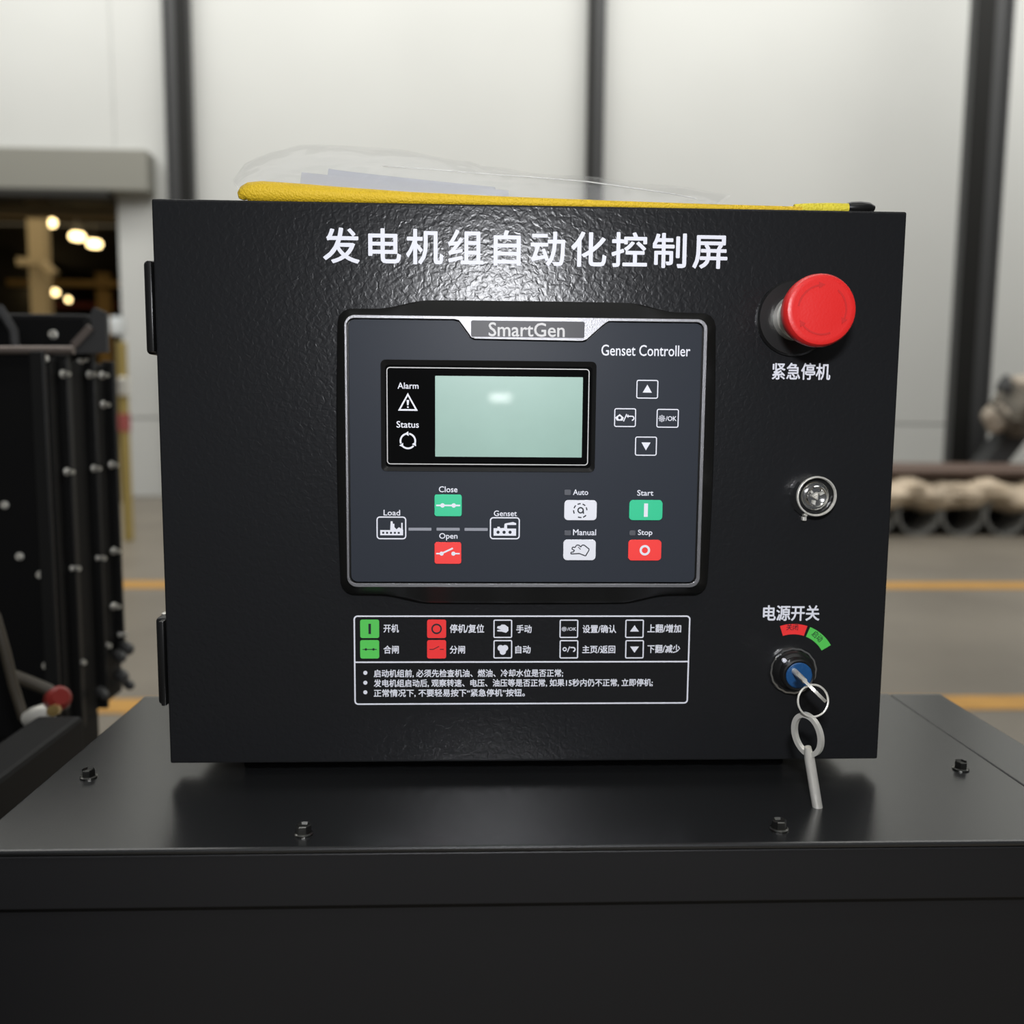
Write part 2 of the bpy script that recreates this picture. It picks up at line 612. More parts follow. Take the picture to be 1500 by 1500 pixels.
# lamps of the far hall
lamp_names = ['upper left lamp of the far hall, single and apart', 'middle lamp of the upper row in the far hall', 'right end lamp of the upper row in the far hall',
              'left end lamp of the lower row in the far hall', 'middle lamp of the lower row in the far hall', 'right end lamp of the lower row in the far hall']
for (px, py), nm in zip(((70, 320), (113, 341), (138, 352), (75, 424), (93, 435), (118, 446)), lamp_names):
    p = at_z(px, py, 8.6 if py < 400 else 8.0)
    r = 0.30 if py < 400 else 0.40
    t = thing('ceiling_lamp', p, 'warm glowing ' + nm, 'lamp', 'hanging lamps of the far hall')
    b = MB().lathe(p, (0, 0, -1), [(0.0, 0), (r * 0.75, 0.02), (r, .12), (r * .85, .26), (0, .32)], 16, False)
    b.build('lamp_glass', M_LAMP, t, True)
    b = MB().lathe(p, (0, 0, 1), [(r * 0.8, -0.01), (r * .35, .25), (.05, .3), (.03, .95 if py < 400 else 1.55)], 12)
    b.build('lamp_shade', M_MGREY, t, True)

# ------------------------------------------------------------------ things by the back wall, right
YB = at_z(1400, 786, 0).y
xl, xr = at_y(1180, 740, YB).x, at_y(1700, 740, YB).x
zt_, zm = at_y(1400, 690, YB).z, at_y(1400, 754, YB).z
rr = 0.5 * (at_y(1447, 700, YB).x - at_y(1383, 700, YB).x)
xc0 = at_y(1415, 740, YB).x
# the wrapped bundle: a crumpled long roll lying on the pipes
t = thing('wrapped_bundle', ((xl + xr) / 2, YB, zm), 'row of grey pipes under a long crumpled tan wrapping, by the white wall', 'pipe bundle')
for k in range(-4, 4):
    c = Vector((xc0 + k * rr * 2.02, YB + .05, rr))
    PP = MB().lathe(c, (0, 1, 0), [(rr * .86, 0.0), (rr, 0), (rr, 1.8), (rr * .86, 1.8), (rr * .86, 0.0)], 28, False).build('steel_pipe', M_DRUM, t, True)
    MB().lathe(c + Vector((0, .5, 0)), (0, 1, 0), [(0, 0), (rr * .855, 0), (rr * .855, .02), (0, .02)], 28, False).build('inner_plug', M_DRUMIN, PP, True)
b = MB()
nx, na = 90, 18
zc = (zt_ - .06 + zm) / 2
hz = (zt_ - .06 - zm) / 2
zb_ = max(zm, 0)
loops = []
for i in range(nx + 1):
    x = xl + (xr - xl) * i / nx
    L = []
    for j in range(na):
        a = 2 * math.pi * j / na
        q = 1 + 0.14 * math.sin(x * 7 + a * 2) + .1 * math.sin(x * 13 - a * 3 + 1) + random.uniform(-.06, .06)
        yy, zz = math.cos(a), math.sin(a)
        yy = math.copysign(abs(yy) ** .7, yy)
        zz = math.copysign(abs(zz) ** .7, zz)
        L.append((x, YB + 0.95 + yy * 1.0 * (1 + (q - 1) * .25), zc + zz * hz * q * 0.97))
    loops.append(L)
b.loft(loops)
b.build('wrapping', M_WRAP, t, True)
ZP = 2 * rr
MB().box(xl, xr, YB + .1, YB + 1.9, zt_ - .065, zt_, .01).build('cover_board', M_PLANK, t)

# casting on a tilted arm, right edge
YG = 11.95
t = thing('machine_arm', at_y(1455, 700, YG) * 1.0, 'dark slanting machine arm carrying a grimy casting, at the right edge by the steel column', 'machine part')
t.location.z = 0
b = MB()
b.bar(at_y(1428, 705, YG), at_y(1540, 560, YG), .35, .30, 0.02)
b.build('arm', M_STEEL, t)
MB().bar(Vector((at_y(1428, 705, YG).x, YG, 0)), at_y(1428, 690, YG), .3, .3).build('stand', M_STEEL, t)


def blob(px, py, r, m, name, sq=(1, 1, 1), seed=0):
    c = at_y(px, py, YG - .25)
    bm = MB()
    bmesh.ops.create_icosphere(bm.bm, subdivisions=3, radius=1)
    rnd = random.Random(seed)
    ph = [rnd.uniform(0, 6) for _ in range(6)]
    for v in bm.bm.verts:
        q = 1 + .16 * math.sin(v.co.x * 5 + ph[0]) * math.cos(v.co.z * 4 + ph[1]) + .12 * math.sin(v.co.y * 7 + ph[2] + v.co.x * 3)
        v.co = c + Vector((v.co.x * sq[0], v.co.y * sq[1], v.co.z * sq[2])) * r * 1.3 * q
    bm.build(name, m, t, True)


blob(1490, 600, .22, M_CAST, 'casting', (1.1, 1, 1.3), 1)
blob(1461, 612, .13, M_CASTL, 'flange_cover', (1, 1, 1.2), 2)
blob(1472, 568, .10, M_STEEL, 'cable_gland', (.7, 1, 1.2), 3)
blob(1500, 568, .16, M_CASTL, 'casing_cover', (1, 1, .8), 4)
b = MB()
for k in range(3):
    b.tube([at_y(1450 + 9 * k, 590 + 8 * k, YG - .45), at_y(1468 + 8 * k, 604 + 6 * k, YG - .55), at_y(1480 + 9 * k, 625 - 4 * k, YG - .5)], .028, 8)
b.build('ribs', M_CAST, t, True)

# narrow post with hoses beside the opening, white box behind
YP = 9.0
pb_ = at_y(181, 700, YP)
t = thing('barrier_post', (pb_.x, YP, 0), 'slim yellowish post with a red band in front of the white wall, behind the radiator', 'post')
x0 = at_y(172, 560, YP).x
x1 = at_y(184, 560, YP).x
ztp = at_y(175, 500, YP).z
MB().box(x0, x1, YP, YP + .08, 0, ztp, .01).build('post_body', M_PYEL, t)
za, zb2 = at_y(178, 606, YP).z, at_y(178, 632, YP).z
MB().box(x0 - .006, x1 + .006, YP - .006, YP + .086, zb2, za, .004).build('red_band', M_PRED, t)['label'] = 'faded red band'
za, zb2 = at_y(178, 552, YP).z, at_y(178, 580, YP).z
MB().box(x0 + .01, x1 + .02, YP - .03, YP + .086, zb2, za, .015).build('clamp', M_NICKEL, t)['label'] = 'bright metal clamp'
YC = 13.0
a, c = at_y(159, 463, YC), at_y(176, 491, YC)
t = thing('wall_cabinet', ((a.x + c.x) / 2, YC + .1, 0), 'small white box high on a dark pole in the opening, above the radiator corner', 'box')
MB().box(a.x, c.x, YC, YC + .25, c.z, a.z, .03).build('housing', M_BOXW, t, True)
MB().box((a.x + c.x) / 2 - .04, (a.x + c.x) / 2 + .04, YC + .08, YC + .15, 0, c.z).build('pole', M_DARK, t)

# ------------------------------------------------------------------ left machine: radiator
XS = -0.49
Y1, Y2 = at_x(78, 700, XS).y, at_x(186, 700, XS).y
ZTOP = at_y(60, 516, Y1).z
t = thing('radiator', (XS - .3, (Y1 + Y2) / 2, 0), 'black bolted radiator of the neighbouring generator, left of the control cabinet', 'radiator')
ZBOT = 0.985
MB().box(XS - .75, XS - 0.004, Y1 + .008, Y2 - .03, ZBOT, ZTOP - .004, .003).build('core', M_MBLACK, t)
nrib = 4
for k, px in enumerate((79, 112, 150, 178)):
    ya = at_x(px, 700, XS + .01).y
    w_ = (.006, .011, .006, .006)[k]
    b = MB().box(XS - .01, XS + .005, ya, ya + w_, ZBOT - (0.0 if k < 3 else -.05), ZTOP, .0015)
    b.build('side_flange', M_MRIB, t)
MB().box(XS - .75, XS + 0.001, Y1, Y1 + .008, ZBOT, ZTOP, .002).build('front_frame', M_MBLACK, t)
# top tank, rod, gusset
zt2 = at_y(60, 459, Y1 + .06).z
MB().box(XS - .75, at_y(131, 480, Y1 + .06).x, Y1 + .06, Y1 + .085, ZTOP - .002, zt2, .006).build('top_tank', M_MBLACK, t)
a, c = at_y(-80, 513, Y1 - .01), at_y(108, 513, Y1 - .01)
MB().tube([a, c], .0045, 14).build('guard_rod', M_ROD, t, True)
Yg = Y1 + .03
G = [at_y(108, 511, Yg), at_y(135, 479, Yg), at_y(131, 462, Yg), at_y(137, 450, Yg), at_y(155, 458, Yg), at_y(157, 516, Yg), at_y(112, 518, Yg)]
MB().prism([(p.x, p.z) for p in G], Yg, Yg + .006).build('gusset', M_MGREY, t)
MB().bar(at_y(108, 506, Yg - .002), at_y(133, 479, Yg - .002), .008, .0035, 0, (0, 1, 0)).build('gusset_edge', M_ROD, t)


def hexbolt(name, c, axis, r, h, m, parent, washer=1.45):
    b_ = MB()
    ax = Vector(axis).normalized()
    if washer:
        b_.lathe(c, ax, [(0, 0), (r * washer, 0), (r * washer, h * .18), (r * 1.1, h * .28), (0, h * .28)], 20, False)
    b_.lathe(Vector(c) + ax * h * .25, ax, [(r, 0), (r, h * .75), (r * .9, h * .85), (r * .7, h * .6), (0, h * .55)], 6, True)
    return b_.build(name, m, parent, False)


rad_bolts = [(66, 525), (102, 548), (140, 549), (128, 527), (158, 550), (160, 593), (66, 685), (108, 691), (147, 686), (172, 681), (154, 817), (117, 832), (175, 807),
             (175, 888), (162, 945), (125, 969), (186, 929), (59, 842), (68, 975), (29, 815), (7, 740)]
for px, py in rad_bolts:
    if px < 76:
        hexbolt('bolt', at_y(px, py, Y1), (0, -1, 0), .0030, .004, M_NICKEL, t)
    else:
        p = at_x(px, py, XS + .008)
        hexbolt('bolt', p - Vector((.008, 0, 0)), (1, -.5, 0), .0030, .010, M_NICKEL, t)
p = at_y(78, 490, Y1 + .06)
hexbolt('bolt', p, (0, -1, 0), .0036, .005, M_NICKEL, t)
p = at_y(8, 470, Y1 + .04)
MB().tube([p + Vector((-.03, .02, .0)), p + Vector((0, -.01, .012)), p + Vector((.008, 0, -.01)), p + Vector((.01, 0, -.04))], 0.005, 10).build('bleed_hose', M_MGREY, t, True)
# fittings at the radiator's right lower corner
for px, py, r in ((186, 950, .008), (176, 962, .007), (178, 990, .008), (189, 1003, .006), (150, 1016, .006)):
    MB().lathe(at_x(px, py, XS + .012), (.6, -.8, 0), [(0, -.012), (r, -.012), (r, .006), (r * .5, .012), (0, .012)], 8, False).build('drain_fitting', M_MGREY, t)
# base frame of the neighbouring generator
pe = at_x(0, 1120, -0.372)
xb0 = at_z(0, 1122, 1.10).x
b = MB().box(-.395, -0.357, -0.42, 0.25, 0.86, 1.098, .004)
b.box(-1.3, -0.50, 0.25, 0.62, 0.84, 0.985, .008)
b.box(-1.3, -0.52, -0.3, 0.55, 0.0, 0.86)
b.build('base_frame', M_MBLACK, t)
# pipe and valve
b = MB()
Yh = .33
pts = [at_y(px, py, Yh) for px, py in ((-30, 860), (-6, 905), (8, 955), (20, 1005), (34, 1050), (60, 1078), (100, 1085))]
b.tube(pts, .0045, 12)
b.build('return_pipe', M_HOSE, t, True)
MB().tube([at_y(px, py, Yh + .05) for px, py in ((20, 990), (45, 1000), (70, 1010), (95, 1040))], .006, 12).build('elbow_pipe', M_HOSE, t, True)
p = at_y(58, 1048, Yh - .04)
MB().lathe(p, (.9, -.3, .35), [(0, -.014), (.007, -.014), (.009, -.006), (.009, .008), (.006, .014), (0, .014)], 16, False).build('drain_valve', M_NICKEL, t, True)
p = at_y(84, 1024, Yh - .04)
MB().lathe(p, (.6, -.6, .4), [(0, -.009), (.009, -.009), (.0105, -.004), (.0105, .006), (.007, .010), (0, .010)], 18, False).build('valve_handle', M_VRED, t, True)['label'] = 'red valve handle'
MB().lathe(at_y(80, 1040, Yh - .06), (.2, -1, .2), [(0, -.004), (.005, -.004), (.005, .006), (0, .006)], 8, False).build('valve_stem', M_BRASS, t, True)

# ------------------------------------------------------------------ deck under the cabinet
ZD = Z0 - 0.008
pl0, pl1 = at_z(228, 1007, ZD), at_z(0, 1197, ZD)
pr0, pr1 = at_z(1383, 1017, ZD), at_z(1500, 1092, ZD)
yb_ = at_z(1340, 1016, ZD).y
yf_ = (at_z(1500, 1228, ZD).y + at_z(1100, 1239, ZD).y) / 2
xdl, xdr = (pl0.x + pl1.x) / 2, (pr0.x + pr1.x) / 2
pc0, pc1 = at_z(1310, 1022, ZD), at_z(1500, 1150, ZD)
xcr = (pc0.x + pc1.x) / 2
print('DECK', xdl, xdr, xcr, yf_, yb_, pl0, pl1, pr0, pr1, pc0, pc1)
t = thing('generator_housing', ((xdl + xdr) / 2, (yf_ + yb_) / 2, 0), 'charcoal steel generator housing whose flat bolted top carries the control cabinet', 'machine')
MB().box(xdl, xcr, yf_, yb_, ZD - .003, ZD, .0012, 2).build('top_plate', M_DECK, t)
MB().box(xcr + .0006, xdr, yf_ + .001, yb_, ZD - .0034, ZD - .0004, .001, 2).build('edge_strip', M_DECK, t)
MB().box(xdl + .001, xdr - .001, yf_ + .0015, yf_ + .004, ZD - .03, ZD - .0036, .0008).build('front_lip', M_DECKD, t)
MB().box(xdl + .004, xdr - .004, yf_ + .007, yb_ - .004, 0.12, ZD - .0036, .002).build('enclosure', M_DECKD, t)
MB().box(xdl - .02, xdr + .02, yf_ - .01, yb_ + .02, 0.0, 0.12, .004).build('skid_base', M_MBLACK, t)
for px, py in ((130, 1139), (445, 1222), (1141, 1215), (1407, 1127)):
    hexbolt('bolt', at_z(px, py, ZD), (0, 0, 1), .0036, .0046, M_BOLT, t, 1.28)

# ------------------------------------------------------------------ control cabinet
H = .3047
T = thing('control_cabinet', (0, 0.1, ZD), 'black generator control cabinet with white Chinese lettering, standing on the charcoal deck', 'control panel')
MB().box(-.193, .193, .018, .2, Z0 + .004, Z0 + H - .004, .003).build('body', M_BODY, T)
DOOR = MB().box(-.2, .2, 0, .018, Z0, Z0 + H, .0012, 2).build('door', M_DOOR, T)
b = MB()
b.box(-.163, .15, .012, .19, ZD, Z0 + .004, .002)
b.build('base_frame', M_BLACKMATT, T)
for (px0, py0, px1, py1) in ((211, 381, 224, 519), (229, 905, 246, 1033)):
    x0, x1, z0, z1 = rect_px(px0, py0, px1, py1, .004)
    b = MB().box(x0, -.1985, .004, .022, z0, z1, .0022, 3)
    b.box(-.2035, -.2008, -.0008, .006, z0 + .001, z1 - .001, .0006)
    b.build('hinge', M_BLACK, T, True)
x0, x1, z0, z1 = rect_px(232, 897, 240, 905, .01)
MB().lathe((-.2045, .013, rect_px(232, 897, 240, 905, .01)[2]), (0, 0, 1), [(0, 0), (.0016, 0), (.002, .002), (0, .003)], 12, False).build('hinge_pin', M_NICKEL, T, True)
x0 = at_y(357, 1126, .012)
MB().lathe((x0.x, .03, ZD), (0, 0, 1), [(0, 0), (.004, 0), (.004, .004), (.0025, .0045), (.0025, .0095), (0, .0095)], 12, False).build('foot_screw', M_BOLT, T)
# ---- door lettering
PT = 0.00015


def put_text(name, s, px, Y, m, parent, offset=0.0, space=1.0, rot=0.0, label=None):
    b_ = MB().add_mesh(text_mesh(s, rect_px(*px, Y), Y, PT, offset, space, rot))
    o = b_.build(name, m, parent)
    if label:
        o['label'] = label
    return o


put_text('title_lettering', '发电机组自动化控制屏', (474, 338.5, 1065, 389), 0, M_WHITE, DOOR, .017, 1.19)
put_text('stop_lettering', '紧急停机', (1131, 532, 1216, 556), 0, M_WHITE, DOOR, .02, 1.0)
put_text('switch_lettering', '电源开关', (1118, 887, 1200, 909), 0, M_WHITE, DOOR, .022, 1.0)
# arcs over the key switch
cc = at_y(1160, 978, 0)
b = MB().add_mesh(shape([arc_band(cc.x, cc.z, 52 * U, 68 * U, 72, 108)], 0, PT))
b.build('off_arc', M_LRED, DOOR)['label'] = 'red arc marking'
b = MB().add_mesh(shape([arc_band(cc.x, cc.z, 52 * U, 68 * U, 31, 68)], 0, PT))
b.build('on_arc', M_LGREEN, DOOR)['label'] = 'green arc marking'
put_text('arc_lettering', '关闭', (1152, 914, 1169, 923), -PT, M_BLKP, DOOR, .0)
put_text('arc_lettering', '启动', (1189, 927, 1206, 937), -PT, M_BLKP, DOOR, .0, 1.0, math.radians(42))
# legend under the controller
lx0, lx1, lz0, lz1 = rect_px(518.5, 901.5, 1009.5, 1031.5, 0)
t1 = 2.2 * U
b = MB().add_mesh(shape(outline(lx0, lx1, lz0, lz1, 6 * U, t1), 0, PT))
zd_ = at_y(760, 969.5, 0).z
b.add_mesh(shape([stroke((lx0 + t1 * .5, zd_), (lx1 - t1 * .5, zd_), t1)], 0, PT))
b.build('legend_frame', M_WHITE, DOOR)
rows = ((907.5, 934.5), (937.5, 964.5))
lx_off = 0


def icon_hand(cx, cz, s):
    P = [(-1, .1), (-.9, .45), (-.45, .5), (-.2, .75), (.4, .7), (.95, .25), (.95, -.35), (.55, -.7), (-.2, -.5), (-.95, -.45), (-.95, -.2), (-.3, -.15)]
    return [(cx + x * s, cz + z * s) for x, z in P]


def icon_swirl(cx, cz, s):
    return [circ(cx, cz, s * .36, 12)[::1], circ(cx, cz, s * .18, 10)] + [arc_band(cx, cz, s * (.62 + .05 * i), s * (.86 + .05 * i), a, a + 50, 5) for i, a in enumerate((20, 110, 200, 290))]


b_w = MB()
for r, (ya, yb2) in enumerate(rows):
    for ci, (xa, xb) in enumerate(((527.7, 555.5), (625.7, 653.5), (722.8, 750.3), (819.6, 847), (915.8, 943))):
        R = rect_px(xa, ya, xb, yb2, 0)
        cx, cz = (R[0] + R[1]) / 2, (R[2] + R[3]) / 2
        s = (R[1] - R[0]) / 2
        if ci < 2:
            b = MB().add_mesh(shape([rrect(*R, 3 * U)], 0, PT))
            b.mi = 1
            if ci == 0 and r == 0:
                b.add_mesh(shape([stroke((cx, cz - s * .55), (cx, cz + s * .55), s * .26)], -PT, PT))
            elif ci == 0:
                for dx in (-.4, .4):
                    b.add_mesh(shape([circ(cx + dx * s, cz, s * .13, 10)], -PT, PT))
                b.add_mesh(shape([stroke((cx - s * .75, cz), (cx + s * .75, cz), s * .07)], -PT, PT))
            elif r == 0:
                b.add_mesh(shape([circ(cx, cz, s * .56, 24), circ(cx, cz, s * .40, 24)], -PT, PT))
            else:
                b.add_mesh(shape([stroke((cx - s * .75, cz), (cx - s * .35, cz), s * .07)], -PT, PT))
                b.add_mesh(shape([stroke((cx - s * .35, cz), (cx + s * .25, cz + s * .32), s * .07)], -PT, PT))
                b.add_mesh(shape([stroke((cx + s * .35, cz), (cx + s * .75, cz), s * .07)], -PT, PT))
            b.build('legend_symbol', [M_LGREEN if ci == 0 else M_LRED, M_BLKP], DOOR)
            continue
        b = MB().add_mesh(shape(outline(*R, 2.5 * U, 1.8 * U), 0, PT))
        if ci == 2 and r == 0:
            b.add_mesh(shape([icon_hand(cx, cz, s * .62)], 0, PT))
        elif ci == 2:
            for i, a in enumerate((90, 210, 330)):
                b.add_mesh(shape([circ(cx + s * .27 * math.cos(math.radians(a + 60)), cz + s * .27 * math.sin(math.radians(a + 60)), s * .34, 10)], 0, PT))
        elif ci == 3 and r == 0:
            b.add_mesh(text_mesh('\u2699/OK', (cx - s * .78, cx + s * .78, cz - s * .28, cz + s * .22), 0, PT, .015))
        elif ci == 3:
            b.add_mesh(shape([circ(cx - s * .45, cz, s * .24, 8), circ(cx - s * .45, cz, s * .12, 8)], 0, PT))
            b.add_mesh(shape([stroke((cx - s * .15, cz - s * .3), (cx + s * .08, cz + s * .3), s * .1)], 0, PT))
            b.add_mesh(shape([arc_band(cx + s * .45, cz - s * .02, s * .14, s * .28, -90, 90, 8)], 0, PT))
            b.add_mesh(shape([stroke((cx + s * .15, cz + s * .19), (cx + s * .47, cz + s * .19), s * .13)], 0, PT))
        else:
            d = 1 if r == 0 else -1
            b.add_mesh(shape([[(cx - s * .48, cz - d * s * .3), (cx + s * .48, cz - d * s * .3), (cx, cz + d * s * .38)]], 0, PT))
        b.build('legend_symbol', M_WHITE, DOOR)
for s_, px in (('开机', (562, 914.5, 584, 926.3)), ('停机/复位', (659, 914.5, 709, 926.8)), ('手动', (756.5, 915.5, 778.5, 927)), ('设置/确认', (853.5, 915.5, 902.5, 927)), ('上翻/增加', (948.5, 914.5, 997.5, 926.5)),
               ('合闸', (562, 945.7, 584, 957.3)), ('分闸', (659, 946, 681, 957.3)), ('自动', (755, 945.7, 777, 957)), ('主页/返回', (853, 945.7, 901, 956.8)), ('下翻/减少', (948.5, 944.5, 996, 956.3))):
    put_text('legend_lettering', s_, px, 0, M_WHITE, DOOR, .02)
for s_, px in (('启动机组前, 必须先检查机油、燃油、冷却水位是否正常;', (547.7, 980.6, 824.7, 992)), ('发电机组启动后, 观察转速、电压、油压等是否正常, 如果15秒内仍不正常, 立即停机;', (547.7, 994.8, 956, 1006)),
               ('正常情况下, 不要轻易按下“紧急停机”按钮。', (547.7, 1009.5, 768.7, 1020.7))):
    put_text('instruction_lettering', s_, px, 0, M_WHITE, DOOR, .02)
b = MB()
for py in (985.5, 1000, 1014):
    p = at_y(535.2, py, 0)
    b.add_mesh(shape([circ(p.x, p.z, 3.1 * U, 14)], 0, PT))
b.build('bullet_dots', M_WHITE, DOOR)

# ---- controller (part of the cabinet; its own pieces are sub-parts)
YF = -0.0100          # faceplate
YT = -0.0118          # trim
ox0, ox1, oz0, oz1 = rect_px(498, 456, 1041, 869, -.003)
tx0, tx1, tz0, tz1 = rect_px(507, 465, 1030, 859.5, YT)


def resample(P, n_):
    P = P + [P[0]]
    L = [0]
    for a_, b_ in zip(P, P[1:]):
        L.append(L[-1] + math.hypot(b_[0] - a_[0], b_[1] - a_[1]))
    out = []
    j = 0
    for k_ in range(n_):
        d_ = L[-1] * k_ / n_
        while L[j + 1] < d_:
            j += 1
        q_ = (d_ - L[j]) / max(L[j + 1] - L[j], 1e-9)
        out.append((P[j][0] + (P[j + 1][0] - P[j][0]) * q_, P[j][1] + (P[j + 1][1] - P[j][1]) * q_))
    return out


def bulge(P, x0, x1, z0, z1, bz, bx):
    cx, cz, hx, hz_ = (x0 + x1) / 2, (z0 + z1) / 2, (x1 - x0) / 2, (z1 - z0) / 2
    o = []
    for x, z in P:
        u, v = abs(x - cx) / hx, abs(z - cz) / hz_
        q = min(max((0.80 - u) / 0.28, 0), 1)
        q = q * q * (3 - 2 * q) * .85 + .15 * max(0, 1 - u * u)
        q2 = max(0, 1 - (v) ** 2)
        if v > .9:
            z += math.copysign(bz * q, z - cz)
        if u > .9:
            x += math.copysign(bx * q2, x - cx)
        o.append((x, z))
    return o


NL = 220
O = resample(rrect(ox0, ox1, oz0, oz1, 18 * U, 8), NL)
Tt = resample(rrect(tx0 - .0003, tx1 + .0003, tz0 - .0003, tz1 + .0003, 14 * U, 8), NL)
Ob = bulge(O, ox0, ox1, oz0, oz1, 14 * U, 4 * U)
Oi = bulge([(x * .994 + .006 * (ox0 + ox1) / 2, z * .994 + .006 * (oz0 + oz1) / 2) for x, z in O], ox0, ox1, oz0, oz1, 11 * U, 3 * U)
Tin = [(x * .997 + .003 * (tx0 + tx1) / 2, z * .997 + .003 * (tz0 + tz1) / 2) for x, z in Tt]
b = MB()
b.loft([[(x, 0.0, z) for x, z in Ob], [(x, -.0040, z) for x, z in Ob], [(x, -.0056, z) for x, z in Oi], [(x, -.0105, z) for x, z in Tt], [(x, -.0108, z) for x, z in Tin], [(x, -.0090, z) for x, z in Tin]], True)
CT = b.build('controller', M_HOUSING, T, True)
CT['label'] = 'black framed controller with display and coloured keys'
# faceplate with a recess for the display
fx0, fx1, fz0, fz1 = rect_px(513.5, 471.5, 1021.5, 851.5, YF)


def zpx(py, Y=YF):
    return at_y(760, py, Y).z


def xpx(px, Y=YF, py=480):
    return at_y(px, py, Y).x


notch = [(xpx(664), zpx(470.5)), (xpx(671), zpx(473)), (xpx(688), zpx(496)), (xpx(694), zpx(499.5)), (xpx(854), zpx(501)), (xpx(860), zpx(499)), (xpx(884), zpx(477)), (xpx(892), zpx(472))]
face_top = fz1
r_ = 9 * U
inner = rrect(fx0, fx1, fz0, fz1, r_, 6)
# insert the notch between the top right and the top left corner (points run counterclockwise from the right)
nt_ = [(x, min(z, fz1)) for x, z in notch]
nt_[0] = (nt_[0][0], fz1)
nt_[-1] = (nt_[-1][0], fz1)
face_poly = inner[:7] + nt_[::-1] + inner[7:]
wx0, wx1, wz0, wz1 = rect_px(559, 529, 871.5, 690, YF)
b = MB().add_mesh(shape([face_poly, rrect(wx0, wx1, wz0, wz1, 7 * U)], -.0112 + .0008, .0010, .0002))
b.build('faceplate', M_FACE, CT)
outer = rrect(tx0, tx1, tz0, tz1, 14 * U, 8)


def shrink(P, d, cx, cz):
    return [(x + math.copysign(d, x - cx), z + math.copysign(d, z - cz)) for x, z in P]


nt2 = [(x, z) for x, z in nt_]
fp2 = rrect(fx0 - .0012, fx1 + .0012, fz0 - .0011, fz1 + .0009, r_ + .0008, 6)
nm = len(nt2) // 2
hole = fp2[:7] + [(x + (.0006 if i < nm else -.0006), z + .0009) for i, (x, z) in enumerate(nt2)][::-1] + fp2[7:]
b = MB().add_mesh(shape([outer, hole], -.0110, .0012, .0003))
b.build('trim_frame', M_TRIM, CT)
P_ = rect_px(689, 469.5, 857, 495.5, YT)
b = MB().add_mesh(shape([rrect(*P_, 3.5 * U)], -.0122, .0004))
b.build('name_plate', M_PLATE, CT)
b = MB().add_mesh(shape(outline(*P_, 3.5 * U, .9 * U), -.0125, .0002))
b.build('name_plate_rim', M_TRIM, CT)
put_text('name_lettering', 'SmartGen', (716, 473, 827, 493), -.0126, M_SILVERP, CT, .012)
put_text('faceplate_lettering', 'Genset Controller', (881, 505.5, 1011, 521.5), -.0115, M_WHITE, CT, .008)
# display recess
RB = -.0075
b = MB()
oR = rrect(wx0 - .0002, wx1 + .0002, wz0 - .0002, wz1 + .0002, 7 * U, 6)
ix0, ix1, iz0, iz1 = rect_px(565, 536, 866, 684.5, -.0085)
iR = rrect(ix0, ix1, iz0, iz1, 5 * U, 6)
b.loft([[(x, -.0117, z) for x, z in oR], [(x * .997 + .003 * (wx0 + wx1) / 2, -.0122, z * .997 + .003 * (wz0 + wz1) / 2) for x, z in oR], [(x, -.0102, z) for x, z in iR]], False)
b.build('display_bezel', M_BLACK, CT, True)
MB().add_mesh(shape([rrect(ix0 - .0003, ix1 + .0003, iz0 - .0003, iz1 + .0003, 5 * U)], -.0096, .0006)).build('display_window', M_WIN, CT)
YL = -.0102
R = rect_px(566.5, 539, 862.5, 681, YL)
MB().add_mesh(shape(outline(*R, 5 * U, 1.3 * U), YL, .0001)).build('window_border', M_SILVERP, CT)
R = rect_px(637.5, 551.5, 853, 669.5, YL)
MB().add_mesh(shape([rrect(*R, .8 * U)], YL, .0001)).build('display', M_LCD, CT)['label'] = 'blank pale green display'
put_text('window_lettering', 'Alarm', (582.5, 560.5, 613, 569.5), YL, M_WHITE, CT, .01)
put_text('window_lettering', 'Status', (581, 617, 613.5, 626.5), YL, M_WHITE, CT, .01)
p = at_y(597.5, 590, YL)
s = 14 * U
tri = [(p.x - s, p.z - s * .8), (p.x + s, p.z - s * .8), (p.x, p.z + s * 1.0)]
tri_i = [(p.x - s * .74, p.z - s * .64), (p.x + s * .74, p.z - s * .64), (p.x, p.z + s * .68)]
b = MB().add_mesh(shape([tri, tri_i], YL, .0001, .00003))
b.add_mesh(shape([[(p.x - s * .13, p.z + s * .28), (p.x + s * .13, p.z + s * .28), (p.x + s * .07, p.z - s * .25), (p.x - s * .07, p.z - s * .25)]], YL, .0001))
b.add_mesh(shape([circ(p.x, p.z - s * .44, s * .09, 10)], YL, .0001))
b.build('alarm_symbol', M_WHITE, CT)
p = at_y(597.5, 646, YL)
b = MB()
r0 = 10.5 * U
for a in (90, 210, 330):
    b.add_mesh(shape([arc_band(p.x, p.z, r0 * .88, r0 * 1.12, a - 10, a - 102, 10)], YL, .0001))
    ar = math.radians(a + 4)
    c_, s__ = math.cos(ar), math.sin(ar)
    ctr = (p.x + r0 * c_, p.z + r0 * s__)
    b.add_mesh(shape([[(ctr[0] - s__ * r0 * .38, ctr[1] + c_ * r0 * .38), (ctr[0] + s__ * r0 * .15 + c_ * r0 * .32, ctr[1] - c_ * r0 * .15 + s__ * r0 * .32), (ctr[0] + s__ * r0 * .15 - c_ * r0 * .32, ctr[1] - c_ * r0 * .15 - s__ * r0 * .32)]], YL, .0001))
b.build('status_symbol', M_WHITE, CT)

YK = -.0114      # faceplate front
KT = .0006       # key height


